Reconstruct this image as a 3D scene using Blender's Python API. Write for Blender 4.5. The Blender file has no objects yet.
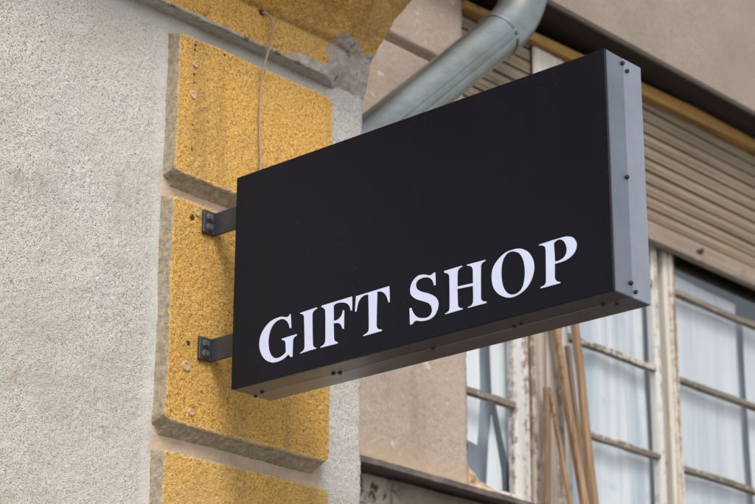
import bpy, bmesh, math, random
from mathutils import Vector, Matrix, noise
random.seed(4)
S = bpy.context.scene
COL = S.collection
GROUND = -2.75
# ------------------------------------------------------------------ node helpers
class NT:
    def __init__(s, name):
        s.m = bpy.data.materials.new(name); s.m.use_nodes = True
        s.t = s.m.node_tree; s.t.nodes.clear()
        s.out = s.t.nodes.new('ShaderNodeOutputMaterial')
        s.co = s.t.nodes.new('ShaderNodeTexCoord').outputs['Object']
    def link(s, a, b): s.t.links.new(a, b)
    def set(s, node, **kw):
        for k, v in kw.items():
            i = node.inputs[k.replace('_', ' ')]
            if isinstance(v, bpy.types.NodeSocket): s.link(v, i)
            else: i.default_value = v
        return node
    def mapping(s, scale=(1, 1, 1), rot=(0, 0, 0), loc=(0, 0, 0)):
        n = s.t.nodes.new('ShaderNodeMapping'); s.link(s.co, n.inputs[0])
        n.inputs['Scale'].default_value = scale; n.inputs['Rotation'].default_value = rot
        n.inputs['Location'].default_value = loc
        return n.outputs[0]
    def noise(s, scale, detail=2, rough=.5, vec=None, dist=0):
        n = s.t.nodes.new('ShaderNodeTexNoise'); s.link(vec or s.co, n.inputs['Vector'])
        s.set(n, Scale=scale, Detail=detail, Roughness=rough, Distortion=dist)
        return n.outputs['Fac']
    def vor(s, scale, vec=None, feature='F1', out='Distance', rnd=1):
        n = s.t.nodes.new('ShaderNodeTexVoronoi'); n.feature = feature
        s.link(vec or s.co, n.inputs['Vector']); s.set(n, Scale=scale, Randomness=rnd)
        return n.outputs[out]
    def ramp(s, fac, *stops, interp='LINEAR'):
        n = s.t.nodes.new('ShaderNodeValToRGB'); s.link(fac, n.inputs[0])
        r = n.color_ramp; r.interpolation = interp
        while len(r.elements) < len(stops): r.elements.new(.5)
        for e, (p, c) in zip(r.elements, stops):
            e.position = p
            e.color = (c, c, c, 1) if isinstance(c, (int, float)) else (*c, 1)
        return n.outputs[0]
    def mix(s, fac, a, b, mode='MIX'):
        n = s.t.nodes.new('ShaderNodeMix'); n.data_type = 'RGBA'; n.blend_type = mode
        for v, i in ((fac, n.inputs['Factor']), (a, n.inputs['A']), (b, n.inputs['B'])):
            pass
        ins = [n.inputs[0], n.inputs[6], n.inputs[7]]
        for v, i in zip((fac, a, b), ins):
            if isinstance(v, bpy.types.NodeSocket): s.link(v, i)
            elif isinstance(v, (int, float)): i.default_value = v if i == ins[0] or i.type == 'VALUE' else (v, v, v, 1)
            else: i.default_value = (*v, 1)
        return n.outputs[2]
    def math(s, op, a, b=0.0, clamp=False):
        n = s.t.nodes.new('ShaderNodeMath'); n.operation = op; n.use_clamp = clamp
        for v, i in zip((a, b), n.inputs):
            if isinstance(v, bpy.types.NodeSocket): s.link(v, i)
            else: i.default_value = v
        return n.outputs[0]
    def attr(s, name):
        n = s.t.nodes.new('ShaderNodeAttribute'); n.attribute_name = name
        return n.outputs['Fac']
    def xyz(s):
        n = s.t.nodes.new('ShaderNodeSeparateXYZ'); s.link(s.co, n.inputs[0]); return n.outputs
    def bump(s, h, strength=.5, dist=.004, normal=None):
        n = s.t.nodes.new('ShaderNodeBump'); s.link(h, n.inputs['Height'])
        n.inputs['Strength'].default_value = strength; n.inputs['Distance'].default_value = dist
        if normal: s.link(normal, n.inputs['Normal'])
        return n.outputs[0]
    def pbr(s, color, rough=.8, metal=0, spec=.5, normal=None, **kw):
        n = s.t.nodes.new('ShaderNodeBsdfPrincipled')
        for v, k in ((color, 'Base Color'), (rough, 'Roughness'), (metal, 'Metallic'), (spec, 'Specular IOR Level')):
            if isinstance(v, bpy.types.NodeSocket): s.link(v, n.inputs[k])
            elif isinstance(v, tuple): n.inputs[k].default_value = (*v, 1)
            else: n.inputs[k].default_value = v
        if normal: s.link(normal, n.inputs['Normal'])
        for k, v in kw.items():
            n.inputs[k.replace('_', ' ')].default_value = v
        s.link(n.outputs[0], s.out.inputs['Surface'])
        return s.m

def srgb(r, g, b):
    f = lambda c: (c / 255 / 12.92) if c / 255 <= .04045 else ((c / 255 + .055) / 1.055) ** 2.4
    return (f(r), f(g), f(b))
# ------------------------------------------------------------------ object helpers
def empty(name, loc, label=None, cat=None, group=None):
    o = bpy.data.objects.new(name, None); COL.objects.link(o); o.location = loc
    o.empty_display_size = .1
    tag(o, label, cat, group); return o
def tag(o, label=None, cat=None, group=None, kind=None):
    if label: o['label'] = label
    if cat: o['category'] = cat
    if group: o['group'] = group
    if kind: o['kind'] = kind
    return o
def wloc(o):
    v = Vector(o.location)
    while o.parent: o = o.parent; v += o.location
    return v
def link(name, me, mat, parent=None, smooth=False):
    """links mesh whose vertices are in world metres; offsets it so the parent's location cancels"""
    o = bpy.data.objects.new(name, me); COL.objects.link(o)
    if mat and not me.materials: me.materials.append(mat)
    if smooth:
        for p in me.polygons: p.use_smooth = True
    if parent:
        o.parent = parent; o.location = -wloc(parent)
    return o
class MB:
    def __init__(s): s.bm = bmesh.new()
    def box(s, x0, x1, y0, y1, z0, z1, bev=0, M=None, seg=1):
        vs = [s.bm.verts.new((x, y, z)) for x in (x0, x1) for y in (y0, y1) for z in (z0, z1)]
        F = [(0, 1, 3, 2), (4, 6, 7, 5), (0, 4, 5, 1), (2, 3, 7, 6), (0, 2, 6, 4), (1, 5, 7, 3)]
        fs = [s.bm.faces.new([vs[i] for i in f]) for f in F]
        if bev:
            es = list({e for f in fs for e in f.edges})
            r = bmesh.ops.bevel(s.bm, geom=es, offset=bev, segments=seg, affect='EDGES', profile=.5)
            vs = list({v for f in r['faces'] for v in f.verts} | {v for v in vs if v.is_valid})
        if M: bmesh.ops.transform(s.bm, matrix=M, verts=[v for v in vs if v.is_valid])
        return s
    def tube(s, pts, r, n=12, caps=True):
        pts = [Vector(p) for p in pts]; rings = []
        rr = r if isinstance(r, (list, tuple)) else [r] * len(pts)
        t0 = (pts[1] - pts[0]).normalized()
        a = t0.orthogonal().normalized()
        for i, p in enumerate(pts):
            t = ((pts[min(i + 1, len(pts) - 1)]) - pts[max(i - 1, 0)]).normalized()
            a = (a - t * a.dot(t)).normalized(); b = t.cross(a)
            rings.append([s.bm.verts.new(p + (a * math.cos(2 * math.pi * k / n) + b * math.sin(2 * math.pi * k / n)) * rr[i]) for k in range(n)])
        for A, B in zip(rings, rings[1:]):
            for k in range(n): s.bm.faces.new((A[k], A[(k + 1) % n], B[(k + 1) % n], B[k]))
        if caps:
            s.bm.faces.new(rings[0][::-1]); s.bm.faces.new(rings[-1])
        return s
    def disc(s, c, axis, r, h, n=14, r2=None):
        c = Vector(c); a = Vector(axis).normalized()
        return s.tube([c, c + a * h], [r, r2 or r], n)
    def build(s, name, mat, parent=None, smooth=False):
        bmesh.ops.recalc_face_normals(s.bm, faces=s.bm.faces)
        me = bpy.data.meshes.new(name); s.bm.to_mesh(me); s.bm.free()
        if smooth:
            o = link(name, me, mat, parent, True)
            me.set_sharp_from_angle(angle=math.radians(35)); return o
        return link(name, me, mat, parent)
def grid_mesh(name, us, vs, fn, mat, parent, attrs=()):
    """fn(u, v) -> (x, y, z, attribute values...)"""
    V, A = [], [[] for _ in attrs]
    for v in vs:
        for u in us:
            r = fn(u, v); V.append(r[:3])
            for k in range(len(attrs)): A[k].append(r[3 + k])
    n = len(us)
    F = [(j * n + i, j * n + i + 1, (j + 1) * n + i + 1, (j + 1) * n + i) for j in range(len(vs) - 1) for i in range(n - 1)]
    me = bpy.data.meshes.new(name); me.from_pydata(V, [], F); me.update()
    for k, nm in enumerate(attrs):
        at = me.attributes.new(nm, 'FLOAT', 'POINT'); at.data.foreach_set('value', A[k])
    return link(name, me, mat, parent, True)
def steps(*segs):
    """(a, b, step) runs -> sorted coordinates"""
    out = []
    for a, b, st in segs:
        n = max(1, round((b - a) / st))
        out += [a + (b - a) * i / n for i in range(n)]
    return out + [segs[-1][1]]
def pn(x, y, z, f, seed=0): return noise.noise(Vector((x * f + seed * 17.3, y * f + seed * 5.1, z * f - seed * 9.7)))
def sstep(a, b, x):
    t = min(1, max(0, (x - a) / (b - a))); return t * t * (3 - 2 * t)
# ---- measured data
CAM = [2052.9905185, 0.343548, 0.8358508, 0.0026594, -2.6992836, -2.8283214, -1.1053477]
TORN = [[(1.3901, 0.98), (1.3901, 0.5283), (1.3906, 0.3618), (1.3795, 0.2368), (1.3302, 0.2409), (1.15, 0.98)], [(1.5166, 0.98), (1.5066, 0.5554), (1.5102, 0.3867), (1.5129, 0.1938), (1.4853, 0.2708), (1.4626, 0.3712), (1.4458, 0.3788), (1.4371, 0.5392), (1.4371, 0.98)], [(1.4445, 0.3316), (1.4601, 0.2796), (1.4787, 0.1876), (1.4814, 0.1338), (1.4099, 0.1214), (1.4258, 0.2593)]]
REFLECTIONS = [(1.9204, 2.0021, 0.4607, 0.4827), (2.107, 2.208, 0.4679, 0.4899), (1.9209, 1.9968, 0.2158, 0.2378), (2.1099, 2.2046, 0.218, 0.24), (2.1321, 2.2197, 0.6918, 0.7138)]
STICKS = [((1.6752, 0.3727, 0.085), (1.5818, 0.42, 0.8014), 0.021, 0.018, 'stick', 'brown stick leaning left of the tallest one, crossing the short stick at its foot'), ((1.7173, 0.3723, 0.085), (1.6914, 0.42, 0.8502), 0.023, 0.018, 'stick', 'tallest straight brown stick, the one nearest the middle panes'), ((1.5825, 0.3535, 0.085), (1.5685, 0.4, 0.4027), 0.013, 0.01, 'stick', 'short thin brown stick with its free top end showing against the grey post'), ((1.5326, 0.3944, 0.085), (1.5662, 0.408, 0.4149), 0.022, 0.014, 'stick_dk', 'short dark upright stick standing against the grey post'), ((1.7086, 0.3879, 0.085), (1.6647, 0.4109, 0.5554), 0.014, 0.012, 'stick_dk', 'thin dark strip of wood wedged between the two tall brown sticks')]
LETTERS = {
'G': [[(0.1625,0.1231,1),(0.1662,0.0927,1),(0.1602,0.0925,1),(0.1546,0.1058,0),(0.1458,0.1134,0),(0.1355,0.1164,0),(0.1211,0.1129,0),(0.1099,0.1025,0),(0.1043,0.0866,0),(0.104,0.0697,0),(0.1094,0.0531,0),(0.1192,0.0432,0),(0.1306,0.0404,0),(0.1426,0.043,0),(0.1504,0.0476,1),(0.1488,0.0667,0),(0.1461,0.0707,0),(0.1388,0.0736,1),(0.138,0.0774,1),(0.1804,0.0785,1),(0.1816,0.0743,1),(0.1731,0.071,0),(0.1706,0.0651,0),(0.1702,0.0333,1),(0.1646,0.0336,1),(0.1577,0.04,1),(0.144,0.0335,0),(0.1271,0.0313,0),(0.1119,0.0334,0),(0.0945,0.0428,0),(0.0825,0.0579,0),(0.077,0.0752,0),(0.0795,0.0932,0),(0.0887,0.1069,0),(0.1038,0.118,0),(0.1208,0.1224,0),(0.138,0.1227,0),(0.1494,0.1194,0),(0.1566,0.1193,0),(0.1595,0.1232,1)]] ,
'I': [[(0.1869,0.1195,1),(0.2332,0.1213,1),(0.2348,0.1176,1),(0.2249,0.1138,0),(0.2217,0.1075,0),(0.2239,0.0486,0),(0.2265,0.0431,0),(0.2328,0.0404,1),(0.2336,0.0372,1),(0.1887,0.0357,1),(0.1894,0.0389,1),(0.1979,0.0417,0),(0.2007,0.0472,0),(0.198,0.107,0),(0.1953,0.1132,0),(0.1881,0.1159,1)]] ,
'F': [[(0.2436,0.1217,1),(0.325,0.1229,1),(0.3261,0.0931,1),(0.3203,0.0944,1),(0.3164,0.105,0),(0.3079,0.1119,0),(0.2944,0.1157,0),(0.2827,0.1159,0),(0.2777,0.1131,1),(0.2781,0.0845,1),(0.2889,0.0852,0),(0.2973,0.0913,0),(0.3003,0.1002,1),(0.3049,0.1001,1),(0.3054,0.0616,1),(0.3,0.0619,1),(0.2949,0.0721,0),(0.2871,0.0767,0),(0.2782,0.0774,1),(0.2794,0.0488,0),(0.2817,0.0436,0),(0.2887,0.0404,1),(0.2888,0.0357,1),(0.2423,0.0363,1),(0.243,0.0397,1),(0.2523,0.0431,0),(0.2553,0.049,0),(0.2545,0.1065,0),(0.2524,0.1123,0),(0.2449,0.1173,1)]] ,
'T': [[(0.3339,0.121,1),(0.4193,0.1225,1),(0.4211,0.0894,1),(0.416,0.0891,1),(0.4107,0.1033,0),(0.4014,0.113,0),(0.3895,0.1163,1),(0.3878,0.0513,0),(0.3908,0.0451,0),(0.4008,0.0413,1),(0.4016,0.0371,1),(0.353,0.0365,1),(0.353,0.04,1),(0.3635,0.043,0),(0.3669,0.0487,0),(0.3654,0.1157,1),(0.3529,0.1156,0),(0.3423,0.1076,0),(0.3368,0.0887,1),(0.3314,0.0893,1)]] ,
'S': [[(0.5317,0.1238,1),(0.5331,0.0972,1),(0.5275,0.0972,1),(0.5236,0.1082,0),(0.5159,0.1151,0),(0.5042,0.118,0),(0.4907,0.1165,0),(0.4853,0.1097,0),(0.4879,0.101,0),(0.499,0.0934,0),(0.5174,0.0853,0),(0.5323,0.0753,0),(0.5388,0.0635,0),(0.537,0.0506,0),(0.5286,0.0392,0),(0.5136,0.0345,0),(0.497,0.0356,0),(0.4835,0.039,0),(0.4761,0.0342,1),(0.469,0.0346,1),(0.4678,0.0683,1),(0.4736,0.0679,1),(0.4786,0.0566,0),(0.4876,0.0472,0),(0.5003,0.0424,0),(0.5137,0.0416,0),(0.5214,0.0479,0),(0.5211,0.0575,0),(0.5149,0.0658,0),(0.5005,0.0732,0),(0.4838,0.0812,0),(0.4723,0.0915,0),(0.4696,0.1016,0),(0.472,0.1118,0),(0.4789,0.1211,0),(0.4908,0.1265,0),(0.5043,0.1255,0),(0.5187,0.1206,0),(0.526,0.1232,1)]] ,
'H': [[(0.5516,0.1211,1),(0.596,0.1217,1),(0.5963,0.1182,1),(0.5875,0.1149,0),(0.5851,0.1096,0),(0.5844,0.0843,1),(0.6191,0.0826,1),(0.6189,0.1077,0),(0.6161,0.1133,0),(0.6061,0.1173,1),(0.6055,0.1208,1),(0.6503,0.1201,1),(0.6503,0.1167,1),(0.6419,0.1137,0),(0.6395,0.1082,0),(0.6384,0.0502,0),(0.6412,0.0447,0),(0.651,0.041,1),(0.6512,0.037,1),(0.6061,0.037,1),(0.6068,0.0402,1),(0.6158,0.0421,0),(0.6188,0.0478,0),(0.619,0.076,1),(0.5843,0.078,1),(0.5849,0.0489,0),(0.5874,0.0439,0),(0.5958,0.0405,1),(0.5958,0.0371,1),(0.5533,0.0363,1),(0.5534,0.0397,1),(0.5619,0.0421,0),(0.564,0.0487,0),(0.564,0.1057,0),(0.5618,0.1115,0),(0.5523,0.1164,1)]] ,
'O': [[(0.7299,0.122,0),(0.7462,0.112,0),(0.7567,0.0957,0),(0.7592,0.0785,0),(0.7547,0.0616,0),(0.7444,0.0475,0),(0.7293,0.0385,0),(0.7093,0.0347,0),(0.6926,0.0384,0),(0.676,0.049,0),(0.6655,0.0639,0),(0.6622,0.0828,0),(0.6652,0.0989,0),(0.6757,0.1119,0),(0.6929,0.1219,0),(0.7115,0.1245,0)],[(0.7131,0.1191,0),(0.7263,0.112,0),(0.7342,0.0976,0),(0.737,0.0789,0),(0.7352,0.0606,0),(0.7295,0.0473,0),(0.7194,0.0413,0),(0.7078,0.0414,0),(0.6962,0.0486,0),(0.6891,0.0613,0),(0.6861,0.0773,0),(0.6866,0.0968,0),(0.6916,0.111,0),(0.7013,0.1191,0)]] ,
'P': [[(0.7686,0.1197,1),(0.8267,0.1208,0),(0.8426,0.1164,0),(0.8503,0.1077,0),(0.8525,0.0976,0),(0.8479,0.0865,0),(0.838,0.0793,0),(0.8251,0.0755,0),(0.8044,0.0749,1),(0.8036,0.051,0),(0.8063,0.0447,0),(0.8149,0.0406,1),(0.8151,0.037,1),(0.7704,0.037,1),(0.7705,0.0408,1),(0.7803,0.043,0),(0.7828,0.0487,0),(0.7839,0.1052,0),(0.7815,0.1124,0),(0.7692,0.1171,1)],[(0.8037,0.1129,1),(0.812,0.1172,0),(0.8216,0.1141,0),(0.8277,0.1049,0),(0.8293,0.0936,0),(0.8244,0.0844,0),(0.8149,0.0806,0),(0.8046,0.0806,1)]] ,
}
# ------------------------------------------------------------------ materials
def stucco_mat():
    n = NT('roughcast_grey')
    g1 = n.noise(330, 3, .65); g2 = n.noise(165, 3, .6); big = n.noise(2.2, 4, .6); mid = n.noise(11, 4, .65)
    grain = n.math('ADD', n.math('MULTIPLY', g1, .7), n.math('MULTIPLY', g2, .3))
    c = n.ramp(grain, (.365, (.17, .135, .10)), (.425, (.47, .44, .385)), (.505, (.63, .60, .545)), (.66, (.75, .72, .665)))
    c = n.mix(n.ramp(big, (.42, 0), (.68, .35)), c, (.47, .425, .35))
    c = n.mix(n.ramp(mid, (.60, 0), (.72, .5)), c, (.36, .27, .17))
    c = n.mix(n.ramp(n.noise(4.3, 5, .65), (.46, 0), (.66, .42)), c, n.mix(grain, (.33, .27, .225), (.66, .565, .49)))
    c = n.mix(n.ramp(n.noise(1, 5, .65, vec=n.mapping((9, 9, 1.1))), (.54, 0), (.72, .38)), c, n.mix(grain, (.25, .235, .20), (.55, .53, .475)))
    sp = n.vor(42); spm = n.math('MULTIPLY', n.ramp(sp, (.05, 1), (.13, 0)), n.ramp(n.noise(16, 3), (.56, 0), (.62, .75)))
    c = n.mix(spm, c, (.13, .085, .05))
    sm = n.attr('smooth'); pk = n.attr('joint')
    smc = n.mix(n.noise(60, 4, .7), (.50, .495, .46), (.62, .61, .575))
    c = n.mix(n.math('MULTIPLY', sm, .75), c, smc)
    pkc = n.mix(n.ramp(n.noise(35, 4, .7), (.35, 0), (.7, 1)), (.60, .42, .29), (.40, .34, .27))
    c = n.mix(pk, c, pkc)
    h = n.math('MULTIPLY', grain, n.math('SUBTRACT', 1.0, n.math('MULTIPLY', sm, .7)))
    return n.pbr(c, .93, spec=.25, normal=n.bump(h, .85, .006))
def ochre_nodes(n):
    g1 = n.noise(300, 3, .65); g2 = n.noise(150, 3, .62, dist=.3)
    grain = n.math('ADD', n.math('MULTIPLY', g1, .5), n.math('MULTIPLY', g2, .5))
    c = n.ramp(grain, (.35, (.17, .085, .022)), (.42, (.48, .25, .056)), (.51, (.655, .375, .092)), (.66, (.77, .51, .19)))
    big = n.noise(6, 4, .6)
    c = n.mix(n.ramp(big, (.45, 0), (.7, .45)), c, n.mix(grain, (.36, .20, .05), (.60, .38, .13)))
    c = n.mix(n.ramp(n.noise(2.6, 4, .65), (.5, 0), (.72, .4)), c, n.mix(grain, (.42, .29, .12), (.74, .58, .30)))
    c = n.mix(n.ramp(n.noise(1, 4, .65, vec=n.mapping((16, 16, 1.6))), (.52, 0), (.70, .5)), c, n.mix(grain, (.20, .12, .045), (.46, .29, .10)))
    ch = n.ramp(n.noise(24, 5, .72), (.675, 0), (.70, 1))
    c = n.mix(n.math('MULTIPLY', ch, .55), c, (.66, .58, .46))
    pit = n.math('MULTIPLY', n.ramp(n.vor(70), (.06, 1), (.16, 0)), n.ramp(n.noise(23, 2), (.5, 0), (.56, .8)))
    c = n.mix(pit, c, (.14, .07, .02))
    return c, grain
def block_mat():
    n = NT('ochre_roughcast'); c, grain = ochre_nodes(n)
    side = n.attr('side')
    s2 = n.math('ADD', side, n.math('MULTIPLY', n.math('SUBTRACT', n.noise(90, 3, .7), .5), .45))
    gcol = n.ramp(n.noise(90, 4, .65), (.3, (.25, .205, .145)), (.55, (.40, .34, .25)), (.75, (.54, .47, .36)))
    rust = n.mix(n.ramp(n.noise(28, 3), (.57, 0), (.66, .7)), gcol, (.33, .19, .11))
    rim = n.ramp(s2, (.12, 0), (.22, .7), (.3, 0))
    c = n.mix(n.math('MULTIPLY', rim, .8), c, (.60, .50, .36))
    c = n.mix(n.ramp(s2, (.3, 0), (.4, 1)), c, rust)
    return n.pbr(c, .92, spec=.25, normal=n.bump(n.math('MULTIPLY', grain, n.math('SUBTRACT', 1.0, n.math('MULTIPLY', side, .6))), .9, .006))
def cornice_mat():
    n = NT('ochre_moulding'); c, grain = ochre_nodes(n)
    bare = n.math('ADD', n.attr('bare'), n.math('MULTIPLY', n.math('SUBTRACT', n.noise(48, 4, .7), .5), .55))
    g = n.ramp(n.noise(100, 4, .7), (.3, (.27, .245, .21)), (.5, (.46, .43, .385)), (.72, (.60, .565, .52)))
    pinkish = n.mix(n.ramp(n.noise(18, 3), (.45, 0), (.6, 1)), g, (.42, .335, .295))
    pinkish = n.mix(n.ramp(n.noise(33, 3), (.62, 0), (.67, .8)), pinkish, (.14, .11, .10))
    c = n.mix(n.ramp(bare, (.42, 0), (.52, 1)), c, pinkish)
    st = n.attr('stain_shadow')
    c = n.mix(n.math('MULTIPLY', st, .75), c, (.25, .165, .05))
    c = n.mix(n.attr('soffit'), c, n.ramp(n.noise(60, 4, .7), (.3, (.33, .31, .27)), (.7, (.56, .53, .48))))
    return n.pbr(c, .92, spec=.25, normal=n.bump(grain, .8, .006))
def recess_mat():
    n = NT('pink_beige_render')
    g = n.noise(230, 4, .68)
    c = n.ramp(g, (.3, (.27, .21, .165)), (.5, (.42, .335, .27)), (.7, (.52, .43, .36)))
    c = n.mix(n.ramp(n.noise(3.5, 4, .6), (.42, 0), (.65, .7)), c, (.32, .25, .20))
    c = n.mix(n.ramp(n.noise(1, 5, .7, vec=n.mapping((14, 14, 2.2))), (.52, 0), (.68, .45)), c, (.24, .185, .15))
    c = n.mix(n.ramp(n.noise(34, 3), (.68, 0), (.74, .7)), c, (.66, .58, .50))
    c = n.mix(n.math('MULTIPLY', n.attr('low'), .6), c, (.53, .38, .25))
    p = n.attr('peel')
    pc = n.ramp(n.noise(26, 5, .72, dist=1.2), (.36, (.055, .05, .03)), (.43, (.15, .125, .08)), (.50, (.46, .42, .34)), (.6, (.58, .53, .45)), (.68, (.33, .27, .20)))
    plain = n.mix(n.noise(20, 4, .7), (.24, .195, .155), (.40, .335, .275))
    xm = n.ramp(n.xyz()[0], (.88, 0), (1.12, 1))
    c = n.mix(p, c, n.mix(xm, pc, plain))
    return n.pbr(c, .92, spec=.25, normal=n.bump(g, .3, .003))
def render_plain(name, col, dk, sc=90):
    n = NT(name)
    c = n.mix(n.ramp(n.noise(3, 5, .65), (.35, 0), (.7, 1)), col, dk)
    c = n.mix(n.ramp(n.noise(sc, 4, .7), (.35, .55), (.6, 0)), c, tuple(v * .6 for v in dk))
    return n.pbr(c, .92, spec=.25, normal=n.bump(n.noise(sc * 2.5, 4, .7), .25, .002))
def wood(name, light, dark, along='z', worn=None, wornamt=.5, rough=.75, sc=1):
    n = NT(name)
    k = {'z': (60, 60, 2.2), 'x': (2.2, 60, 60)}[along]
    v = n.mapping(tuple(a * sc for a in k))
    g = n.noise(1, 5, .68, vec=v, dist=.3)
    c = n.mix(n.ramp(g, (.36, 0), (.62, 1)), dark, light)
    if worn:
        w = n.math('ADD', n.math('MULTIPLY', n.noise(1, 4, .7, vec=n.mapping(tuple(a * .35 for a in k))), .6), n.math('MULTIPLY', n.noise(38, 4, .7), .4))
        c = n.mix(n.ramp(w, (.66 - wornamt * .3, 0), (.72 - wornamt * .3, 1)), c, worn)
    return n.pbr(c, rough, spec=.3, normal=n.bump(g, .45, .003))
M = {}
M['stucco'] = stucco_mat(); M['block'] = block_mat(); M['cornice'] = cornice_mat(); M['recess'] = recess_mat()
M['slab'] = render_plain('beige_render', (.345, .283, .232), (.265, .212, .172), 150)
M['soffit'] = wood('dark_soffit_wood', (.036, .025, .021), (.022, .015, .013), 'x')  # near-black brown tone for the board under the upper wall
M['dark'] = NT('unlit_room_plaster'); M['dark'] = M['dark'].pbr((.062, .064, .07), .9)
M['shutter'] = wood('weathered_slat_wood', (.29, .225, .155), (.17, .128, .088), 'x', (.15, .115, .085), .12)
M['shutbar'] = wood('weathered_bar_wood', (.335, .265, .205), (.22, .17, .13), 'x', (.20, .16, .13), .3)
M['rail'] = wood('varnished_rail_wood', (.47, .27, .085), (.27, .15, .045), 'x', (.11, .06, .025), .45)
M['cream'] = wood('peeling_cream_paint', (.64, .595, .53), (.46, .41, .345), 'z', (.25, .17, .11), .46)
M['white_stile'] = wood('peeling_white_paint', (.68, .655, .62), (.50, .475, .45), 'z', (.27, .205, .155), .46)
M['oldpost'] = wood('greyed_post_wood', (.47, .41, .35), (.27, .22, .18), 'z', (.20, .15, .11), .5)
M['bar'] = wood('bare_bar_wood', (.25, .205, .165), (.115, .09, .07), 'x', (.50, .46, .40), .55)
M['stick'] = wood('raw_brown_stick', (.38, .255, .15), (.175, .105, .06), 'z', (.16, .09, .05), .35)
M['stick_dk'] = wood('dark_brown_stick', (.22, .145, .095), (.11, .07, .045), 'z', (.30, .22, .16), .3)
n = NT('flaking_filler'); M['filler'] = n.pbr(n.ramp(n.noise(40, 4, .7), (.32, (.20, .12, .065)), (.5, (.46, .31, .18)), (.66, (.66, .58, .48))), .9, normal=n.bump(n.noise(90, 3), .6, .005))
n = NT('painted_flashing')
c = n.mix(n.ramp(n.noise(9, 5, .7), (.4, 0), (.65, 1)), (.075, .058, .050), (.16, .125, .105))
c = n.mix(n.ramp(n.noise(30, 4, .7), (.62, 0), (.68, .8)), c, (.27, .20, .15))
M['sill'] = n.pbr(c, .6, spec=.4, normal=n.bump(n.noise(40, 3), .25, .003))
n = NT('galvanised_steel')
v = n.vor(60, out='Color'); sp = n.t.nodes.new('ShaderNodeSeparateColor'); n.link(v, sp.inputs[0])
c = n.mix(n.math('MULTIPLY', sp.outputs[0], .35), (.29, .32, .32), (.36, .39, .39))
c = n.mix(n.ramp(n.noise(7, 5, .65), (.42, 0), (.64, .75)), c, (.25, .25, .185))
rst = n.ramp(n.noise(16, 5, .75), (.63, 0), (.70, .8))
c = n.mix(rst, c, (.30, .17, .09))
M['galv'] = n.pbr(n.mix(n.ramp(n.noise(1, 4, .65, vec=n.mapping((3.5, 34, 30), (0, .735, 0))), (.50, 0), (.68, .35)), c, (.19, .195, .155)), n.math('ADD', n.math('MULTIPLY', n.noise(12, 4, .6), .22), .26), metal=n.math('SUBTRACT', .92, n.math('MULTIPLY', rst, .6)), normal=n.bump(n.noise(9, 3, .5), .07, .01))
n = NT('black_sign_face')
k = n.ramp(n.vor(110), (.045, 1), (.09, 0)); k2 = n.math('MULTIPLY', k, n.ramp(n.noise(7, 3), (.46, 0), (.62, .28)))
c = n.mix(n.noise(3, 3), (.0030, .0034, .0085), (.0048, .0050, .0115))
c = n.mix(k2, c, (.35, .35, .38))
br = n.noise(1, 3, .6, vec=n.mapping((1, 6, 220)))
M['face'] = n.pbr(c, n.math('ADD', n.math('MULTIPLY', n.noise(1, 5, .65, vec=n.mapping((5, 5, 1.6))), .30), .24), spec=.21, normal=n.bump(n.math('ADD', n.noise(2.2, 2), n.math('MULTIPLY', br, .02)), .10, .02))
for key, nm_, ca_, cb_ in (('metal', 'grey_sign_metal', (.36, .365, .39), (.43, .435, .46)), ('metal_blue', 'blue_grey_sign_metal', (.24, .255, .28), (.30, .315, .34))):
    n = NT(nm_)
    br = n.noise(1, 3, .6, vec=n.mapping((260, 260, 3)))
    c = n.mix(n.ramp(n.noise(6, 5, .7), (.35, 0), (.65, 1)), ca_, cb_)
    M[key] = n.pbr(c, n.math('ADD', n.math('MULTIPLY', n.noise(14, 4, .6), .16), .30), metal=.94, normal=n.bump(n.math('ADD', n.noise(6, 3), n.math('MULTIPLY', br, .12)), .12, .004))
n = NT('white_letter_acrylic'); M['letter'] = n.pbr(n.mix(n.noise(30, 3), (.64, .68, .90), (.71, .75, .96)), .45, spec=.4)
n = NT('black_powder_coat'); M['bracket'] = n.pbr(n.mix(n.noise(30, 3), (.030, .030, .036), (.055, .055, .065)), .42, spec=.5, normal=n.bump(n.noise(200, 2), .1, .001))
n = NT('zinc_bolt'); M['bolt'] = n.pbr((.30, .31, .33), .4, metal=.9)
n = NT('dark_screw'); M['screw'] = n.pbr((.035, .033, .035), .4, metal=.5)
n = NT('beige_cable'); M['cable'] = n.pbr(n.mix(n.noise(40, 4), (.28, .20, .13), (.40, .30, .21)), .7)
n = NT('white_sheet'); M['sheet'] = n.pbr(n.mix(n.ramp(n.noise(1, 3, .6, vec=n.mapping((14, 4, 1.2))), (.4, 0), (.65, 1)), (.70, .715, .735), (.54, .565, .61)), .8)
n = NT('blue_grey_backing'); M['cloth'] = n.pbr(n.mix(n.noise(1, 3, .6, vec=n.mapping((30, 6, 1.5))), (.22, .27, .33), (.36, .41, .47)), .9)
n = NT('white_cloth'); M['white_cloth'] = n.pbr(n.mix(n.noise(1, 3, .6, vec=n.mapping((40, 6, 1.5))), (.80, .82, .85), (.92, .925, .935)), .9)
n = NT('white_sheet_reflections')
x, y, z = n.xyz()
c = n.mix(n.ramp(n.noise(1, 3, .5, vec=n.mapping((17, 3, .7))), (.42, 0), (.58, 1)), (.74, .75, .765), (.47, .51, .57))
for (a, b, p, q) in REFLECTIONS:  # bluish bars painted on the curtain as reflections in the glass
    m_ = n.math('MULTIPLY', n.math('MULTIPLY', n.ramp(x, (0, 0), (1, 1)), 1), 1)
    ix = n.math('COMPARE', x, (a + b) / 2); ix.node.inputs[2].default_value = (b - a) / 2
    iz = n.math('COMPARE', z, (p + q) / 2); iz.node.inputs[2].default_value = (q - p) / 2
    c = n.mix(n.math('MULTIPLY', n.math('MULTIPLY', ix, iz), n.ramp(n.noise(45, 3, .6), (.35, .15), (.6, .75))), c, (.56, .62, .71))
M['painted_reflections'] = n.pbr(c, .8)
n = NT('window_glass')
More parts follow.
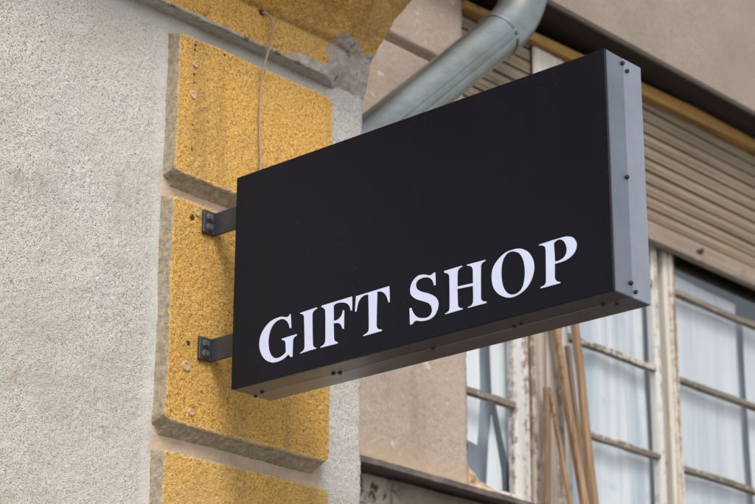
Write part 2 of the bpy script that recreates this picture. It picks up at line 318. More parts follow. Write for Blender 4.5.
tr = n.t.nodes.new('ShaderNodeBsdfTransparent'); tr.inputs[0].default_value = (.97, .98, .98, 1)
gl = n.t.nodes.new('ShaderNodeBsdfGlossy'); gl.inputs['Roughness'].default_value = .03
fr = n.t.nodes.new('ShaderNodeLayerWeight'); fr.inputs[0].default_value = .5
fac = n.math('ADD', n.math('MULTIPLY', n.math('POWER', fr.outputs['Facing'], 5.0), .9), .085, True)
n.link(n.bump(n.noise(5, 3), .1, .01), gl.inputs['Normal'])
mx = n.t.nodes.new('ShaderNodeMixShader'); n.link(fac, mx.inputs[0]); n.link(tr.outputs[0], mx.inputs[1]); n.link(gl.outputs[0], mx.inputs[2])
n.link(mx.outputs[0], n.out.inputs['Surface']); M['glass'] = n.m
n = NT('paving'); M['ground'] = n.pbr(n.mix(n.noise(3, 5, .7), (.17, .162, .15), (.25, .24, .225)), .9, normal=n.bump(n.noise(40, 4), .4, .01))
n = NT('plug_plaster'); M['plug'] = n.pbr(n.mix(n.noise(120, 3), (.40, .25, .11), (.60, .43, .26)), .9)
n = NT('hole_dark'); M['hole'] = n.pbr((.05, .022, .02), .95)

# ------------------------------------------------------------------ ground
bm = MB(); bm.box(-150, 150, -150, 150, GROUND - .5, GROUND)
tag(bm.build('pavement', M['ground']), kind='structure')

# ------------------------------------------------------------------ the building
B = empty('building', (.2, .13, GROUND), 'old building with yellow quoin blocks, grey roughcast wall and a recessed shuttered window', 'building')
FX, WY, CX = -.08, .133, .5265            # block left edge, wall plane, corner of the pilaster
BLOCKS = [(.471, .785), (-.057, .414), (-.59, -.118), (-1.12, -.65), (-1.65, -1.18), (-2.18, -1.71), (-2.72, -2.24)]
BX0, BX1 = -.08, .388
def in_joint(z):
    return max([sstep(.012, 0, abs(z - j) - .031) for j in (.442, -.0875, -.605, -1.135, -1.665, -2.195)])
def wall_fn(u, v):
    x, z = min(u, CX), v
    sm = max(sstep(-.135, -.10, x) * sstep(.40, .38, x) * .8, sstep(.78, .80, z) * sstep(.84, .83, z) * .9,
             sstep(-.6, -.12, x) * .25) if x < .39 else .25
    jt = in_joint(z) * sstep(BX0 - .02, BX0 + .01, x + .01 * pn(x, 0, z, 60)) * sstep(BX1 + .02, BX1 - .005, x)
    a = 1 - .75 * sm
    d = a * (.0015 * pn(x, 0, z, 95) + .0016 * pn(x, 0, z, 190, 2)) + .003 * pn(x, 0, z, 7, 3) + .002 * pn(x, 0, z, 22, 4)
    if u <= CX:
        e = sstep(CX - .012, CX, x)
        return (x + e * (.002 * pn(0, 0, z, 40) + .003 * pn(0, 0, z, 11)), WY + d + .004 * e, z, sm, jt)
    return (CX + .002 * pn(0, 0, z, 40) + .003 * pn(0, 0, z, 11) + .3 * d, WY + .006 + (u - CX), z, .2, 0)
xs = steps((-3.2, -.8, .05), (-.8, -.07, .0042), (-.07, .37, .02), (.37, CX, .0042), (CX, CX + .3, .03))
zs = steps((GROUND, -.4, .06), (-.4, .86, .0042), (.86, 2.4, .07))
grid_mesh('plaster_wall', xs, zs, wall_fn, M['stucco'], B, ('smooth', 'joint'))

def make_block(z0, z1, fine):
    D = .033
    def fn(u, v):
        wx = .0014 * pn(u, 3, v, 60) + .0022 * pn(u, 1, v, 10)
        wz = .0014 * pn(u, 7, v, 60) + .0022 * pn(u, 5, v, 10)
        uu, vv = u + wx, v + wz
        fl = (uu - (BX0 - .004)) / .004; fr = ((BX1 + .008) - uu) / .008
        ft = ((z1 + .007) - vv) / .007; fb = (vv - (z0 - .024)) / .0225
        f = min(fl, fr, ft, fb)
        dx, dz, r = min(uu - BX0, BX1 - uu), min(vv - z0, z1 - vv), .014
        if dx < r and dz < r: f = min(f, 1 + (r - math.hypot(r - dx, r - dz)) / .012)
        f = max(-.3, min(1, f))
        if f > .8: f = .8 + (f - .8) * (1 - (f - .8) * 1.2) / .76 * 1.0 if f < 1 else 1
        side = max(sstep(.95, .75, f), .35 * sstep(.0, 1, 1 - min(1, (min(uu - BX0, z1 - vv, vv - z0, BX1 - uu)) / .008)))
        amp = sstep(.6, 1, f) * .8 + .2
        d = amp * (.0015 * pn(u, 0, v, 95, 6) + .0017 * pn(u, 0, v, 175, 8)) + .002 * pn(u, 0, v, 9, 9)
        return (u, WY - D * f + d, v, side)
    if fine:
        us = steps((BX0 - .012, BX0 + .006, .0015), (BX0 + .006, BX1 - .006, .0036), (BX1 - .006, BX1 + .012, .0015))
        vs = steps((z0 - .033, z0 + .006, .0018), (z0 + .006, z1 - .006, .0036), (z1 - .006, z1 + .012, .0015))
    else:
        us = steps((BX0 - .012, BX0 + .006, .003), (BX0 + .006, BX1 - .006, .012), (BX1 - .006, BX1 + .012, .003))
        vs = steps((z0 - .033, z0 + .006, .004), (z0 + .006, z1 - .006, .012), (z1 - .006, z1 + .012, .003))
    return grid_mesh('quoin_block', us, vs, fn, M['block'], B, ('side',))
blk = [make_block(a, b, i < 3) for i, (a, b) in enumerate(BLOCKS)]
# old fixing holes and plugs in the blocks
def plug(parent, x, z, r, kind):
    if kind == 'hole':
        bm = MB(); bm.disc((x, .1015, z), (0, -1, 0), r, .003, 10, r * .8); return bm.build('screw_hole', M['hole'], parent)
    bm = MB(); vs = []
    for ring, (k, y) in enumerate(((1.0, .1015), (.75, .0968), (.5, .0966), (.38, .0978))):
        vs.append([bm.bm.verts.new((x + r * k * (1 + .25 * pn(i, ring, x, .9)) * math.cos(i * math.pi / 6), y, z + r * k * (1 + .25 * pn(i, ring, z, .9)) * math.sin(i * math.pi / 6))) for i in range(12)])
    for a, b in zip(vs, vs[1:]):
        for i in range(12): bm.bm.faces.new((a[i], a[(i + 1) % 12], b[(i + 1) % 12], b[i]))
    bm.bm.faces.new(vs[-1])
    return bm.build('plaster_plug', M['plug'], parent, True)
plug(blk[0], -.037, .652, .012, 'plug'); plug(blk[0], -.034, .722, .008, 'plug')
plug(blk[1], -.028, .381, .0075, 'hole'); plug(blk[1], -.015, .395, .011, 'plug')
plug(blk[1], -.0267, .111, .006, 'hole'); plug(blk[1], -.030, .062, .013, 'plug')
for z_, r_h in ((.768, .003), (.757, .0022), (.700, .0026), (.681, .002), (.611, .0024), (.584, .0018), (.53, .0026)): plug(blk[0], -.036 + .004 * pn(z_, 0, 0, 50), z_, r_h, 'hole')
plug(blk[0], .05, .775, .003, 'hole'); plug(blk[1], -.012, -.03, .009, 'plug')

# ---- cornice: a fascia under a flaring cove, breaking back at the pilaster's corner
P1 = [(.140, .831), (.092, .829), (.087, .870), (.086, .909), (.093, .915), (.080, .924), (.038, .956), (-.015, .985), (-.06, 1.02), (-.115, 1.05), (-.13, 1.06), (-.13, 1.30), (.14, 1.30)]
P2 = [(.150, .827), (.141, .830), (.124, .873), (.113, .91), (.1115, .916), (.108, .925), (.09, .953), (.069, .9765), (.0375, 1.0076), (-.018, 1.046), (-.05, 1.062), (-.10, 1.30), (.14, 1.30)]
prof = []
for i in range(len(P1) - 1):
    a, b = P1[i], P1[i + 1]; L_ = math.hypot(b[0] - a[0], b[1] - a[1])
    m_ = max(2, round(L_ / (.0045 if i < 9 else .05)))
    for k in range(m_): prof.append((i, k / m_))
prof.append((len(P1) - 2, 1.0))
def cornice_fn(u, v):
    i, t = prof[int(v)]
    x = min(u, CX)
    w = min(1, max(0, (x + .006 * pn(x, 0, v, .08) - .385) / (CX - .385)))
    wt = w
    if i <= 1:
        wb = max(w, sstep(.34, .455, x)); w = wb if i == 0 else wb + (wt - wb) * t
    y1 = P1[i][0] + (P1[i + 1][0] - P1[i][0]) * t; z1 = P1[i][1] + (P1[i + 1][1] - P1[i][1]) * t
    y2 = P2[i][0] + (P2[i + 1][0] - P2[i][0]) * t; z2 = P2[i][1] + (P2[i + 1][1] - P2[i][1]) * t
    y, z = y1 + (y2 - y1) * w, z1 + (z2 - z1) * w
    if u > CX: return (CX + .0002 * (u - CX), y + (.40 - y) * (u - CX) / .3 if y < .4 else y, z, .2, 0, 0)
    bare = sstep(.335, .37, x + .018 * pn(x, 0, z, 25) - .35 * max(0, z - .87)) * sstep(.950, .925, z + .014 * pn(x, 2, z, 25)) * .95
    bare = max(bare, .62 * sstep(.844, .832, z), .70 * sstep(.1, .33, x) * sstep(.866, .846, z))
    bare = max(bare, .42 * sstep(.05, .02, abs(x - .47)) * sstep(.93, .96, z) * sstep(.99, .97, z))
    stain_shadow = sstep(.012, 0, abs(z - .915)) * .6 * (1 - w) + .8 * sstep(.03, .0, abs(x - .40 + (z - .98) * .3)) * sstep(.91, .95, z) * (.4 + .6 * pn(x, 4, z, 40))  # painted shadow line along the step, plus a real brown stain patch
    soff = 1.0 if (i == 0 and t < .9) else 0.0
    a = 1 if i else .6
    d = a * (.0032 * pn(x, y, z, 80, 5) + .002 * pn(x, y, z, 170, 6) + .003 * pn(x, y, z, 14, 7))
    rough_edge = .004 * pn(x, 0, 0, 24, 8) + .003 * pn(x, 0, 0, 60, 8)
    if i <= 1: d += rough_edge * sstep(.03, 0, abs(z - .829)) * (1 if (i or t > .4) else 0) * (1 - w)
    if bare > .5 and w > 0: d += .0022 * pn(x, y, z, 26, 11)
    return (x, y + d, z + .5 * d, bare, max(0, min(1, stain_shadow)), soff * (1 - .6 * w))
us = steps((-3.2, -.5, .05), (-.5, -.2, .012), (-.2, CX, .0045), (CX, CX + .3, .1))
grid_mesh('cornice', us, list(range(len(prof))), cornice_fn, M['cornice'], B, ('bare', 'stain_shadow', 'soffit'))

# ---- recessed wall
RY, JX = .40, 1.22
def recess_fn(u, v):
    x, z = u, v
    g = sstep(.004, -.002, abs(z - 1.224 - .003 * pn(x, 0, 0, 8)) - .0095)
    d = .0016 * pn(x, 0, z, 90, 3) + .0012 * pn(x, 0, z, 180, 4) + .003 * pn(x, 0, z, 6, 5) + .03 * g
    low = sstep(.17, .07, z)
    if u > JX:
        k = u - JX
        return (JX + .004 * pn(0, 0, z, 35) + .003 * pn(0, 0, z, 90), RY + .004 + k + .002 * pn(0, k, z, 60), z, low, 0)
    e = sstep(JX - .012, JX, x)
    return (x + e * (.004 * pn(0, 0, z, 35) + .003 * pn(0, 0, z, 90)), RY + d + e * .004, z, low, 0)
grid_mesh('recessed_wall', steps((.5, .6, .03), (.6, JX, .006), (JX, JX + .14, .02)), steps((.062, 1.5, .0055)), recess_fn, M['recess'], B, ('low', 'peel'))
def below_fn(u, v):
    d = .003 * pn(u, 0, v, 60, 3) + .005 * pn(u, 0, v, 20, 4) + .003 * pn(u, 0, v, 5, 5)
    return (u, RY + .012 + d, v, 0, 1)
grid_mesh('apron_wall', steps((.5, .65, .03), (.65, 1.4, .006), (1.4, 4.2, .06)), steps((GROUND, -.15, .06), (-.15, .05, .006)), below_fn, M['recess'], B, ('low', 'peel'))
bm = MB(); bm.box(3.1, 4.2, RY, .6, .05, 1.5); bm.build('side_wall', M['slab'], B)
# upper storey over the window, with a dark boarded underside
bm = MB()
v = [(CX + .003, .2988, 1.5), (4.2, .2775, 1.5), (4.2, .70, 1.5), (CX + .003, .70, 1.5)]
lo = [bm.bm.verts.new(p) for p in v]; hi = [bm.bm.verts.new((p[0], p[1], 2.4)) for p in v]
bm.bm.faces.new(lo); bm.bm.faces.new(hi)
for i in range(4): bm.bm.faces.new((lo[i], lo[(i + 1) % 4], hi[(i + 1) % 4], hi[i]))
bmesh.ops.bevel(bm.bm, geom=[e for e in bm.bm.edges if all(abs(q.co.z - 1.5) < 1e-4 and q.co.y < .4 for q in e.verts)], offset=.006, segments=3, affect='EDGES')
bm.build('upper_wall', M['slab'], B, True)
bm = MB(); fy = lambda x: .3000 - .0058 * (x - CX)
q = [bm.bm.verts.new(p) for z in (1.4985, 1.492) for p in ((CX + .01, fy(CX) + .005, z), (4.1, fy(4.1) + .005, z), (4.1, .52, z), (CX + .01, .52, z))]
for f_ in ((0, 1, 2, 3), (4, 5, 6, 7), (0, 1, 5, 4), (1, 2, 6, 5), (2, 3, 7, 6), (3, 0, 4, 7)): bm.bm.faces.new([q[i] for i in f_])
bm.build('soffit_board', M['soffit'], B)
n = NT('added_dark_panel_paint'); M['added_dark_panel'] = n.pbr(n.mix(n.noise(6, 4), (.030, .020, .015), (.05, .035, .027)), .7, spec=.12)
bm = MB(); bm.box(.66, 3.2, .375, .41, -.24, -.07, .004); bm.box(.66, .74, .375, .41, GROUND, -.241, .004); bm.box(3.12, 3.2, .375, .41, GROUND, -.241, .004)  # unseen dark panels added so the sign's underside reflects darker
bm.box(.742, 3.118, .395, .41, GROUND, -.2415); bm.build('added_dark_panel', M['added_dark_panel'], B)
# room behind the window
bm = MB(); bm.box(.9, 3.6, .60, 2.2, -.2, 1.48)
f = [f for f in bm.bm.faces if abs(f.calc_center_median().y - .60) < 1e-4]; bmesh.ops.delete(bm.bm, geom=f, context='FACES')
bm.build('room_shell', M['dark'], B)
# sill flashing
bm = MB(); N_ = 120; rows = []
for i in range(N_ + 1):
    x = .715 + (3.1 - .715) * i / N_
    w1 = .0022 * pn(x, 0, 0, 9) + .0012 * pn(x, 0, 0, 30); end = sstep(.78, .72, x)
    zt = .0655 - .004 * (x - .76) / .63 + w1; zl = zt - .017 - .004 * end
    rows.append([bm.bm.verts.new(p) for p in ((x, .46, zt + .012), (x, .338 + .5 * w1, zt), (x, .336 + .5 * w1, zl + .002), (x, .340, zl), (x, .352, zl + .003), (x, .425, zl + .016), (x, .46, zl + .018))])
for a, b in zip(rows, rows[1:]):
    for k in range(7): bm.bm.faces.new((a[k], b[k], b[(k + 1) % 7], a[(k + 1) % 7]))
bm.bm.faces.new(rows[0]); bm.bm.faces.new(rows[-1][::-1])
bm.build('window_sill', M['sill'], B, True)
# ragged filler at the window's foot
outer = [(1.226, .52), (1.228, .40), (1.230, .32), (1.234, .25), (1.243, .195), (1.262, .150), (1.30, .118), (1.38, .100), (1.50, .092), (1.62, .089)]
inner = [(1.215, .52), (1.215, .40), (1.215, .32), (1.215, .25), (1.215, .18), (1.215, .085), (1.30, .078), (1.40, .076), (1.50, .076), (1.62, .076)]
def filler_fn(u, v):
    i = min(int(u), len(outer) - 2); t = u - i
    o_ = [outer[i][k] + (outer[i + 1][k] - outer[i][k]) * t for k in (0, 1)]; n_ = [inner[i][k] + (inner[i + 1][k] - inner[i][k]) * t for k in (0, 1)]
    x, z = [n_[k] + (o_[k] - n_[k]) * min(v, 1) for k in (0, 1)]
    j = .012 * pn(x, 0, z, 45) + .006 * pn(x, 0, z, 110)
    return (x + j * .5 * min(v, 1), .405 + .03 * min(v, 1) + j + (.04 if v > 1 else 0), z + j * .5 * min(v, 1))
grid_mesh('filler_strip', steps((0, 9, .1)), [0, .15, .3, .45, .6, .75, .9, 1, 1.01], filler_fn, M['filler'], B)

# ---- window joinery
def wob(bm, a=.0015):
    for w in bm.bm.verts: w.co += Vector((pn(*w.co, 9), pn(*w.co, 9, 1), pn(*w.co, 9, 2))) * a
bm = MB()
bm.box(1.545, 1.60, .440, .52, .07, 1.42, .004); bm.box(1.606, 1.682, .436, .52, .07, 1.42, .005)
wob(bm, .003); bm.build('window_post', M['oldpost'], B)
bm = MB(); bm.box(1.541, 1.683, .405, .417, 1.06, 1.425, .004); bm.build('shutter_guide', M['cream'], B)
bm = MB(); bm.box(2.212, 2.234, .448, .52, .07, 1.42, .004); bm.box(2.236, 2.258, .445, .52, .07, 1.42, .005)
wob(bm, .002); bm.build('mullion', M['cream'], B)
def sash(x0, x1, wl, wr, mat, zb):
    bm = MB()
    bm.box(x0, x0 + wl, .448, .478, .078, 1.40, .004); bm.box(x1 - wr, x1, .448, .478, .078, 1.40, .004)
    bm.box(x0 + wl + .001, x1 - wr - .001, .450, .476, .079, .112, .004); bm.box(x0 + wl + .001, x1 - wr - .001, .450, .476, 1.36, 1.399, .004)
    wob(bm, .002)
    s = bm.build('window_sash', mat, B)
    edges = [.112] + zb + [1.36]
    for z in zb:
        bm = MB(); N = 14
        for i in range(1): bm.box(x0 + wl - .002, x1 - wr + .002, .449, .472, z - .0085, z + .0085, .0015)
        bmesh.ops.subdivide_edges(bm.bm, edges=[e for e in bm.bm.edges if abs(e.verts[0].co.x - e.verts[1].co.x) > .1], cuts=N)
        for w in bm.bm.verts: w.co += Vector((0, pn(*w.co, 30), pn(*w.co, 14, 3))) * .003
        bm.build('glazing_bar', M['bar'], s)
    for a, b in zip(edges, edges[1:]):
        bm = MB(); bm.box(x0 + wl - .003, x1 - wr + .003, .459, .462, a + .004, b - .004); bm.build('window_pane', M['glass'], s)
    return s
sash(1.16, 1.540, .06, .062, M['white_stile'], [.358, .62, .885])
sash(1.688, 2.178, .035, .026, M['white_stile'], [.343, .608, .873])
sash(2.262, 3.08, .007, .05, M['cream'], [.330, .602, .876])
# ---- roller shutters
def shutter(x0, x1):
    prof = []; zt, zb, p = 1.45, 1.047, .0405
    k = int((zt - zb) / p + .5)
    for i in range(k):
        z = zb + i * p
        for t, y in ((0.0, .450), (.15, .450), (.165, .4195), (.30, .4180), (.42, .4180), (.44, .4200), (.50, .4180), (.96, .4185)):
            prof.append((y, z + t * p))
    xs_ = steps((x0, x1, .05))
    def fn(u, v):
        y, z = prof[int(v)]
        s = int(v) // 8
        return (u, y + .0015 * pn(u, s * 3.1, 0, 2.5), z + .003 * pn(u, s * 1.7, 1, 1.6))
    o = grid_mesh('roller_shutter', xs_, list(range(len(prof))), fn, M['shutter'], B)
    o.data.set_sharp_from_angle(angle=math.radians(40))
    bm = MB(); bm.box(x0, x1, .408, .438, .985, 1.046, .006, seg=2); wob(bm, .003); bm.build('bottom_bar', M['shutbar'], o, True)
    return o
shutter(1.225, 1.538); sh = shutter(1.686, 3.08)
bm = MB(); bm.tube([(2.335, .4075, 1.012), (2.36, .4072, 1.018), (2.372, .4075, 1.03)], [.004, .008, .003], 8); bm.build('wood_knot', M['hole'], sh)
bm = MB(); q = []
for x in steps((1.215, 3.09, .06)):
    zb_, zt_ = 1.418 + .024 * (x - 1.2) + .002 * pn(x, 0, 0, 6), 1.440 + .043 * (x - 1.2) + .002 * pn(x, 0, 1, 7)
    zt_ = min(zt_, 1.489)
    q.append([bm.bm.verts.new(p) for p in ((x, .388, zb_), (x, .384, zb_ + .006), (x, .384, zt_ - .006), (x, .389, zt_), (x, .44, zt_), (x, .44, zb_))])
for a, b in zip(q, q[1:]):
    for k in range(6): bm.bm.faces.new((a[k], b[k], b[(k + 1) % 6], a[(k + 1) % 6]))
bm.bm.faces.new(q[0]); bm.bm.faces.new(q[-1])
bm.build('head_rail', M['rail'], B, True)

# ------------------------------------------------------------------ things in the window
def sheet(name, x0, x1, z0, z1, y, mat, label, cat, amp=.006, fx=14, slope=0):
    def fn(u, v):
        t = (v - z0) / (z1 - z0)
        return (u, y + amp * pn(u, 0, v * .12, fx) + .004 * pn(u, 3, v, 5), v + slope * (u - x0) * t)
    o = grid_mesh(name, steps((x0, x1, .012)), steps((z0, z1, .03)), fn, mat, None)
    md = o.modifiers.new('thick', 'SOLIDIFY'); md.thickness = .002
    tag(o, label, cat); return o
sheet('paper_sheet', 2.285, 2.662, .085, .952, .487, M['sheet'], 'broad white sheet behind the right window panes with dark space above its top edge', 'sheet', .003, 6, -.035)
sheet('paper_sheet', 2.715, 3.0, .085, .90, .494, M['sheet'], 'white sheet at the far right edge beyond the narrow blue grey gap', 'sheet', .003, 6)
sheet('lace_curtain', 1.70, 2.155, .085, 1.2, .491, M['painted_reflections'], 'white curtain with faint bluish painted reflections behind the middle window panes', 'curtain', .006, 16)
sheet('room_tone_backing', 1.18, 1.50, .085, 1.2, .55, M['cloth'], 'added blue grey backing giving the room tone behind the torn white curtain at left', 'cloth', .008, 22)  # backing added to give the room's blue grey tone between the strips
sheet('room_tone_backing', 2.60, 2.80, .085, .93, .53, M['cloth'], 'added blue grey backing giving the room tone in the narrow gap between the two white sheets at right', 'cloth', .006, 22)  # backing added so the dark room gap keeps a blue grey tone
bm = MB()
def flat(poly, y, th=.003):
    a = [bm.bm.verts.new((x, y + .004 * math.sin(x * 70), z)) for x, z in poly]; b = [bm.bm.verts.new((p.co.x, p.co.y + th, p.co.z)) for p in a]
    bm.bm.faces.new(a); bm.bm.faces.new(b[::-1])
    for i in range(len(a)): bm.bm.faces.new((a[i], a[(i + 1) % len(a)], b[(i + 1) % len(a)], b[i]))
flat([(1.15, 1.2), (1.50, 1.2)] + TORN[1] + TORN[0], .500)
tag(bm.build('torn_curtain', M['white_cloth']), 'torn white curtain in narrow strips behind the left window pane', 'curtain')

bm = MB(); flat(TORN[2], .502)
tag(bm.build('cloth_scrap', M['white_cloth']), 'small white scrap of cloth low in the corner behind the left window pane', 'cloth')
def stick(p0, p1, w, t, mat, label, tw=0, bend=.002):
    p0, p1 = Vector(p0), Vector(p1); d = (p1 - p0).normalized(); L = (p1 - p0).length
    a = Vector((1, 0, 0)); a = (a - d * a.dot(d)).normalized(); b = d.cross(a)
    a, b = a * math.cos(tw) + b * math.sin(tw), b * math.cos(tw) - a * math.sin(tw)
    bm = MB(); R_ = []; N = 16
    for i in range(N + 1):
        c = p0 + d * L * i / N + a * bend * pn(i, w, L, .25) * 2 + b * bend * pn(i, L, w, .2)
        ww = w * (1 + .12 * pn(i, 3, w, .5)); k = .22 * min(ww, t)
        R_.append([bm.bm.verts.new(c + a * x + b * y) for x, y in ((-ww / 2 + k, -t / 2), (ww / 2 - k, -t / 2), (ww / 2, -t / 2 + k), (ww / 2, t / 2), (-ww / 2, t / 2), (-ww / 2, -t / 2 + k))])
    for A, Bq in zip(R_, R_[1:]):
        for k in range(6): bm.bm.faces.new((A[k], A[(k + 1) % 6], Bq[(k + 1) % 6], Bq[k]))
    bm.bm.faces.new(R_[0]); bm.bm.faces.new(R_[-1])
    o = bm.build('wooden_stick', mat, None, True)
    tag(o, label, 'stick', 'wooden sticks leaning in the window')
for a in STICKS: stick(*a[:4], M[a[4]], a[5])

# ------------------------------------------------------------------ downpipe
PR = .0585
dp = empty('downpipe', (1.25, .2, .42), 'galvanised steel downpipe slanting up behind the sign to a bend', 'downpipe')
A0, A1 = Vector((.735, .2, .888)), Vector((1.140, .2, 1.254))
d = (A1 - A0).normalized(); st = Vector((CX - .02, .2, .888 - (.735 - CX + .02) * d.z / d.x))
def pipe_mesh(pts, r, name, seam=0, n=40):
    bm = MB(); bm.tube(pts, r, n)
    o = bm.build(name, M['galv'], dp, True); return o
L = (A1 - st).length
pipe_mesh([st + d * L * i / 30 for i in range(31)], [PR * (1 + .010 * pn(i, 0, 0, .31)) for i in range(31)], 'pipe')
# folded seam along the pipe
side = Vector((0, -1, 0)); upn = side.cross(d).normalized()
if upn.z < 0: upn = -upn
off = lambda ang: side * math.cos(ang) + upn * math.sin(ang)
bm = MB()
for ang in (-.30, .02):
    q = [[bm.bm.verts.new(st + d * L * i / 40 + off(ang + da) * (PR + h)) for da, h in ((-.10, -.002), (-.05, .0055), (.05, .0055), (.10, -.002))] for i in range(41)]
    for a, b in zip(q, q[1:]):
        for k in range(3): bm.bm.faces.new((a[k], a[k + 1], b[k + 1], b[k]))
bm.build('pipe_seam', M['galv'], dp, True)
# elbow to the vertical
R_el = .33; th = math.acos(d.z); cpt = A1 + d * .006
nrm = (Vector((0, 0, 1)) - d * d.z).normalized(); ctr = cpt + nrm * R_el
arc = [ctr + (-nrm * math.cos(t) + d * math.sin(t)) * R_el for t in [th * i / 16 for i in range(17)]]
elb = [A1 - d * .03] + arc + [arc[-1] + Vector((0, 0, .05))]
pipe_mesh(elb, PR + .0035, 'elbow')
up = arc[-1] + Vector((0, 0, .02))
pipe_mesh([up + Vector((0, 0, .08 * i)) for i in range(12)], PR, 'riser')
bm = MB(); bm.tube([A1 - d * .034, A1 - d * .031, A1 - d * .028, A1 - d * .025], [PR + .002, PR + .0045, PR + .0045, PR + .003], 40, False); bm.build('joint_bead', M['galv'], dp, True)

# ------------------------------------------------------------------ cable
def smooth_path(pts, k=8):
    P = [Vector(p) for p in pts]; P = [P[0] * 2 - P[1]] + P + [P[-1] * 2 - P[-2]]; out = []
    for i in range(1, len(P) - 2):
        for j in range(k):
            t = j / k; a, b, c, e = P[i - 1:i + 3]
            out.append(.5 * ((2 * b) + (c - a) * t + (2 * a - 5 * b + 4 * c - e) * t * t + (3 * b - a - 3 * c + e) * t ** 3))
    return out + [P[-2]]
cp = [(.140, .099, .905), (.148, .078, .903), (.162, .072, .886), (.163, .073, .845), (.162, .082, .815), (.1533, .089, .7606), (.1505, .0905, .70), (.150, .091, .6766), (.153, .092, .61), (.1567, .0915, .5506), (.150, .090, .47), (.13, .07, .40), (.09, .03, .37), (.07, -.004, .36)]
bm = MB(); bm.tube(smooth_path(cp, 7), .0026, 10)
tag(bm.build('cable', M['cable'], None, True), 'thin beige cable hanging from the cornice down behind the sign', 'cable')
bm = MB(); bm.tube([(.142, .0875, .905), (.142, .083, .905)], [.008, .0065], 10); bm.build('cable_hole', M['hole'], B)

# ------------------------------------------------------------------ the sign
W, T, H = .926, .1093, .45
sg = empty('shop_sign', (T / 2, .09, .22), 'black box sign lettered GIFT SHOP projecting from the yellow quoin blocks', 'sign')
bm = MB(); bm.box(0, .0045, -W + .0006, -.0004, .0006, H - .0006, .0008); face = bm.build('front_panel', M['face'], sg)
def casing(x0, x1, y0, y1, zb0, zb1, mat):
    bm = MB()
    P = lambda x, ye, zb: [bm.bm.verts.new(p) for p in ((x, 0, zb), (x, ye, zb), (x, ye, H - .0005), (x, 0, H - .0005))]
    N = 10; rows = [P(x0 + (x1 - x0) * i / N, y0 + (y1 - y0) * i / N, zb0 + (zb1 - zb0) * i / N) for i in range(N + 1)]
    for a, b in zip(rows, rows[1:]):
        for k in range(4): bm.bm.faces.new((a[k], a[(k + 1) % 4], b[(k + 1) % 4], b[k]))
    bm.bm.faces.new(rows[0]); bm.bm.faces.new(rows[-1])
    bmesh.ops.recalc_face_normals(bm.bm, faces=bm.bm.faces)
    bmesh.ops.bevel(bm.bm, geom=[e for e in bm.bm.edges if e.calc_face_angle(0) > 1 and not all(abs(q.co.x - .055) < .0015 for q in e.verts)], offset=.0012, segments=2, affect='EDGES')
    return bm.build('sign_casing', mat, sg, True)
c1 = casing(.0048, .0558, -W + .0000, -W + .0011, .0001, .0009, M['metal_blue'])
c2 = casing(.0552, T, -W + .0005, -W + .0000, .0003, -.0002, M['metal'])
for (x, z) in ((.0524, .4387), (.0654, .4276), (.0518, .2208), (.0506, .0258), (.0629, .0127)):
    bm = MB(); bm.disc((x, -W + .0025, z), (0, -1, 0), .0046, .0055, 12, .0036); bm.build('screw', M['screw'], sg)
for (x, y) in ((.0631, -.0054), (.0511, -.0357), (.0558, -.2422), (.0500, -.2300), (.0498, -.4817), (.044, -.6762), (.0384, -.6963), (.0476, -.8683), (.0591, -.8895)):
    bm = MB(); bm.disc((x, y, .003), (0, 0, -1), .0046, .006, 12, .0036); bm.build('screw', M['screw'], sg)
def letter(ch, loops):
    cu = bpy.data.curves.new('letter', 'CURVE'); cu.dimensions = '2D'; cu.fill_mode = 'BOTH'
    cu.extrude = .0004; cu.offset = -.0009
    for pts in loops:
        n = len(pts); V = [Vector((p[0], p[1], 0)) for p in pts]; poly = []
        for i in range(n):
            p0, p1, p2, p3 = V[i - 1], V[i], V[(i + 1) % n], V[(i + 2) % n]
            ca, cb = pts[i][2], pts[(i + 1) % n][2]
            if ca and cb: poly.append(p1); continue
            seg = (p2 - p1).length
            m1 = (p2 - p0) * .5; m2 = (p3 - p1) * .5
            m1 = m1.normalized() * min(m1.length, seg) if not ca else (p2 - p1) * 1.0
            m2 = m2.normalized() * min(m2.length, seg) if not cb else (p2 - p1) * 1.0
            if ca: m1 = (2 * (p2 - p1) - m2) * .75
            if cb: m2 = (2 * (p2 - p1) - m1) * .75
            for k in range(8):
                t = k / 8; t2, t3 = t * t, t ** 3
                poly.append(p1 * (2 * t3 - 3 * t2 + 1) + m1 * (t3 - 2 * t2 + t) + p2 * (-2 * t3 + 3 * t2) + m2 * (t3 - t2))
        sp = cu.splines.new('POLY'); sp.points.add(len(poly) - 1); sp.use_cyclic_u = True
        for q, p in zip(sp.points, poly): q.co = (p.x, p.y, 0, 1)
    tmp = bpy.data.objects.new('letter_curve', cu); COL.objects.link(tmp)
    dg = bpy.context.evaluated_depsgraph_get(); dg.update()
    me = bpy.data.meshes.new_from_object(tmp.evaluated_get(dg)); bpy.data.objects.remove(tmp)
    me.transform(Matrix(((0, 0, -1, -.0004), (-1, 0, 0, 0), (0, 1, 0, 0), (0, 0, 0, 1))))
    me.materials.clear(); me.name = 'letter'
    o = link('letter', me, M['letter'], sg); tag(o, 'white serif letter ' + ch)
for ch in 'GIFTSHOP': letter(ch, LETTERS[ch])
for (z0, z1) in ((.3545, .4045), (.083, .131)):
    bm = MB()
    bm.box(.030, .036, -.001, .0985, z0, z1, .0012); bm.box(-.002, .0295, .0915, .0985, z0, z1, .0012)
    b = bm.build('mounting_bracket', M['bracket'], sg)
    for dz in (.27, .70):
        zc = z0 + dz * (z1 - z0)
        bm = MB(); bm.disc((.013, .0916, zc), (0, -1, 0), .0085, .0018, 16); bm.tube([(.013, .090, zc), (.013, .0845, zc)], .0062, 6); bm.build('bolt', M['bolt'], b)

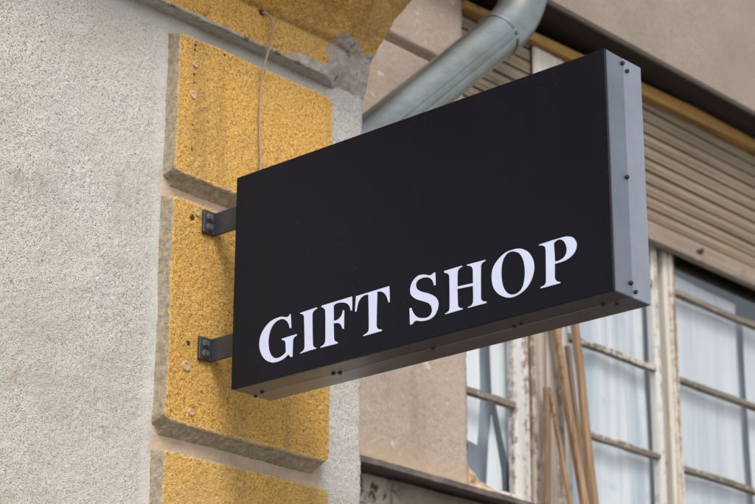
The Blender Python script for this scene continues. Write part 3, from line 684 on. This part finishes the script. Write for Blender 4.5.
# ------------------------------------------------------------------ light, camera, view
w = bpy.data.worlds.new('World'); S.world = w; w.use_nodes = True
nt = w.node_tree; nt.nodes.clear()
out = nt.nodes.new('ShaderNodeOutputWorld'); bg = nt.nodes.new('ShaderNodeBackground')
sky = nt.nodes.new('ShaderNodeTexSky'); sky.sky_type = 'NISHITA'; sky.sun_disc = False
SUN = Vector((-.42, -.62, .80)).normalized()
sky.sun_elevation = math.asin(SUN.z); sky.sun_rotation = math.atan2(SUN.x, SUN.y); sky.altitude = 200; sky.dust_density = 2.5
hs = nt.nodes.new('ShaderNodeHueSaturation'); hs.inputs['Saturation'].default_value = .38
nt.links.new(sky.outputs[0], hs.inputs['Color']); nt.links.new(hs.outputs[0], bg.inputs[0])
bg.inputs[1].default_value = .142
nt.links.new(bg.outputs[0], out.inputs[0])
sl = bpy.data.lights.new('sun', 'SUN'); sl.energy = 1.25; sl.angle = math.radians(17); sl.color = (1, .95, .88)
so = bpy.data.objects.new('sun', sl); COL.objects.link(so); so.location = (-4, -6, 8)
so.rotation_euler = (-SUN).to_track_quat('-Z', 'Y').to_euler()
cam = bpy.data.cameras.new('camera'); co = bpy.data.objects.new('camera', cam); COL.objects.link(co); S.camera = co
f, pitch, yaw, roll, cx_, cy_, cz_ = CAM
fw = Vector((math.cos(pitch) * math.sin(yaw), math.cos(pitch) * math.cos(yaw), math.sin(pitch)))
r_ = Vector((math.cos(yaw), -math.sin(yaw), 0)); u_ = r_.cross(fw)
r2 = r_ * math.cos(roll) + u_ * math.sin(roll); u2 = u_ * math.cos(roll) - r_ * math.sin(roll)
m4 = Matrix((r2, u2, -fw)).transposed().to_4x4(); m4.translation = Vector((cx_, cy_, cz_)); co.matrix_world = m4
cam.sensor_width = 36; cam.sensor_fit = 'HORIZONTAL'; cam.lens = f / 755 * 36; cam.clip_end = 500
cam.dof.use_dof = True; cam.dof.focus_distance = 3.85; cam.dof.aperture_fstop = 6.0
S.view_settings.view_transform = 'Standard'; S.view_settings.look = 'None'; S.view_settings.gamma = 1
S.view_settings.use_curve_mapping = False; S.view_settings.exposure = .66
S.cycles.max_bounces = 8; S.cycles.transparent_max_bounces = 12
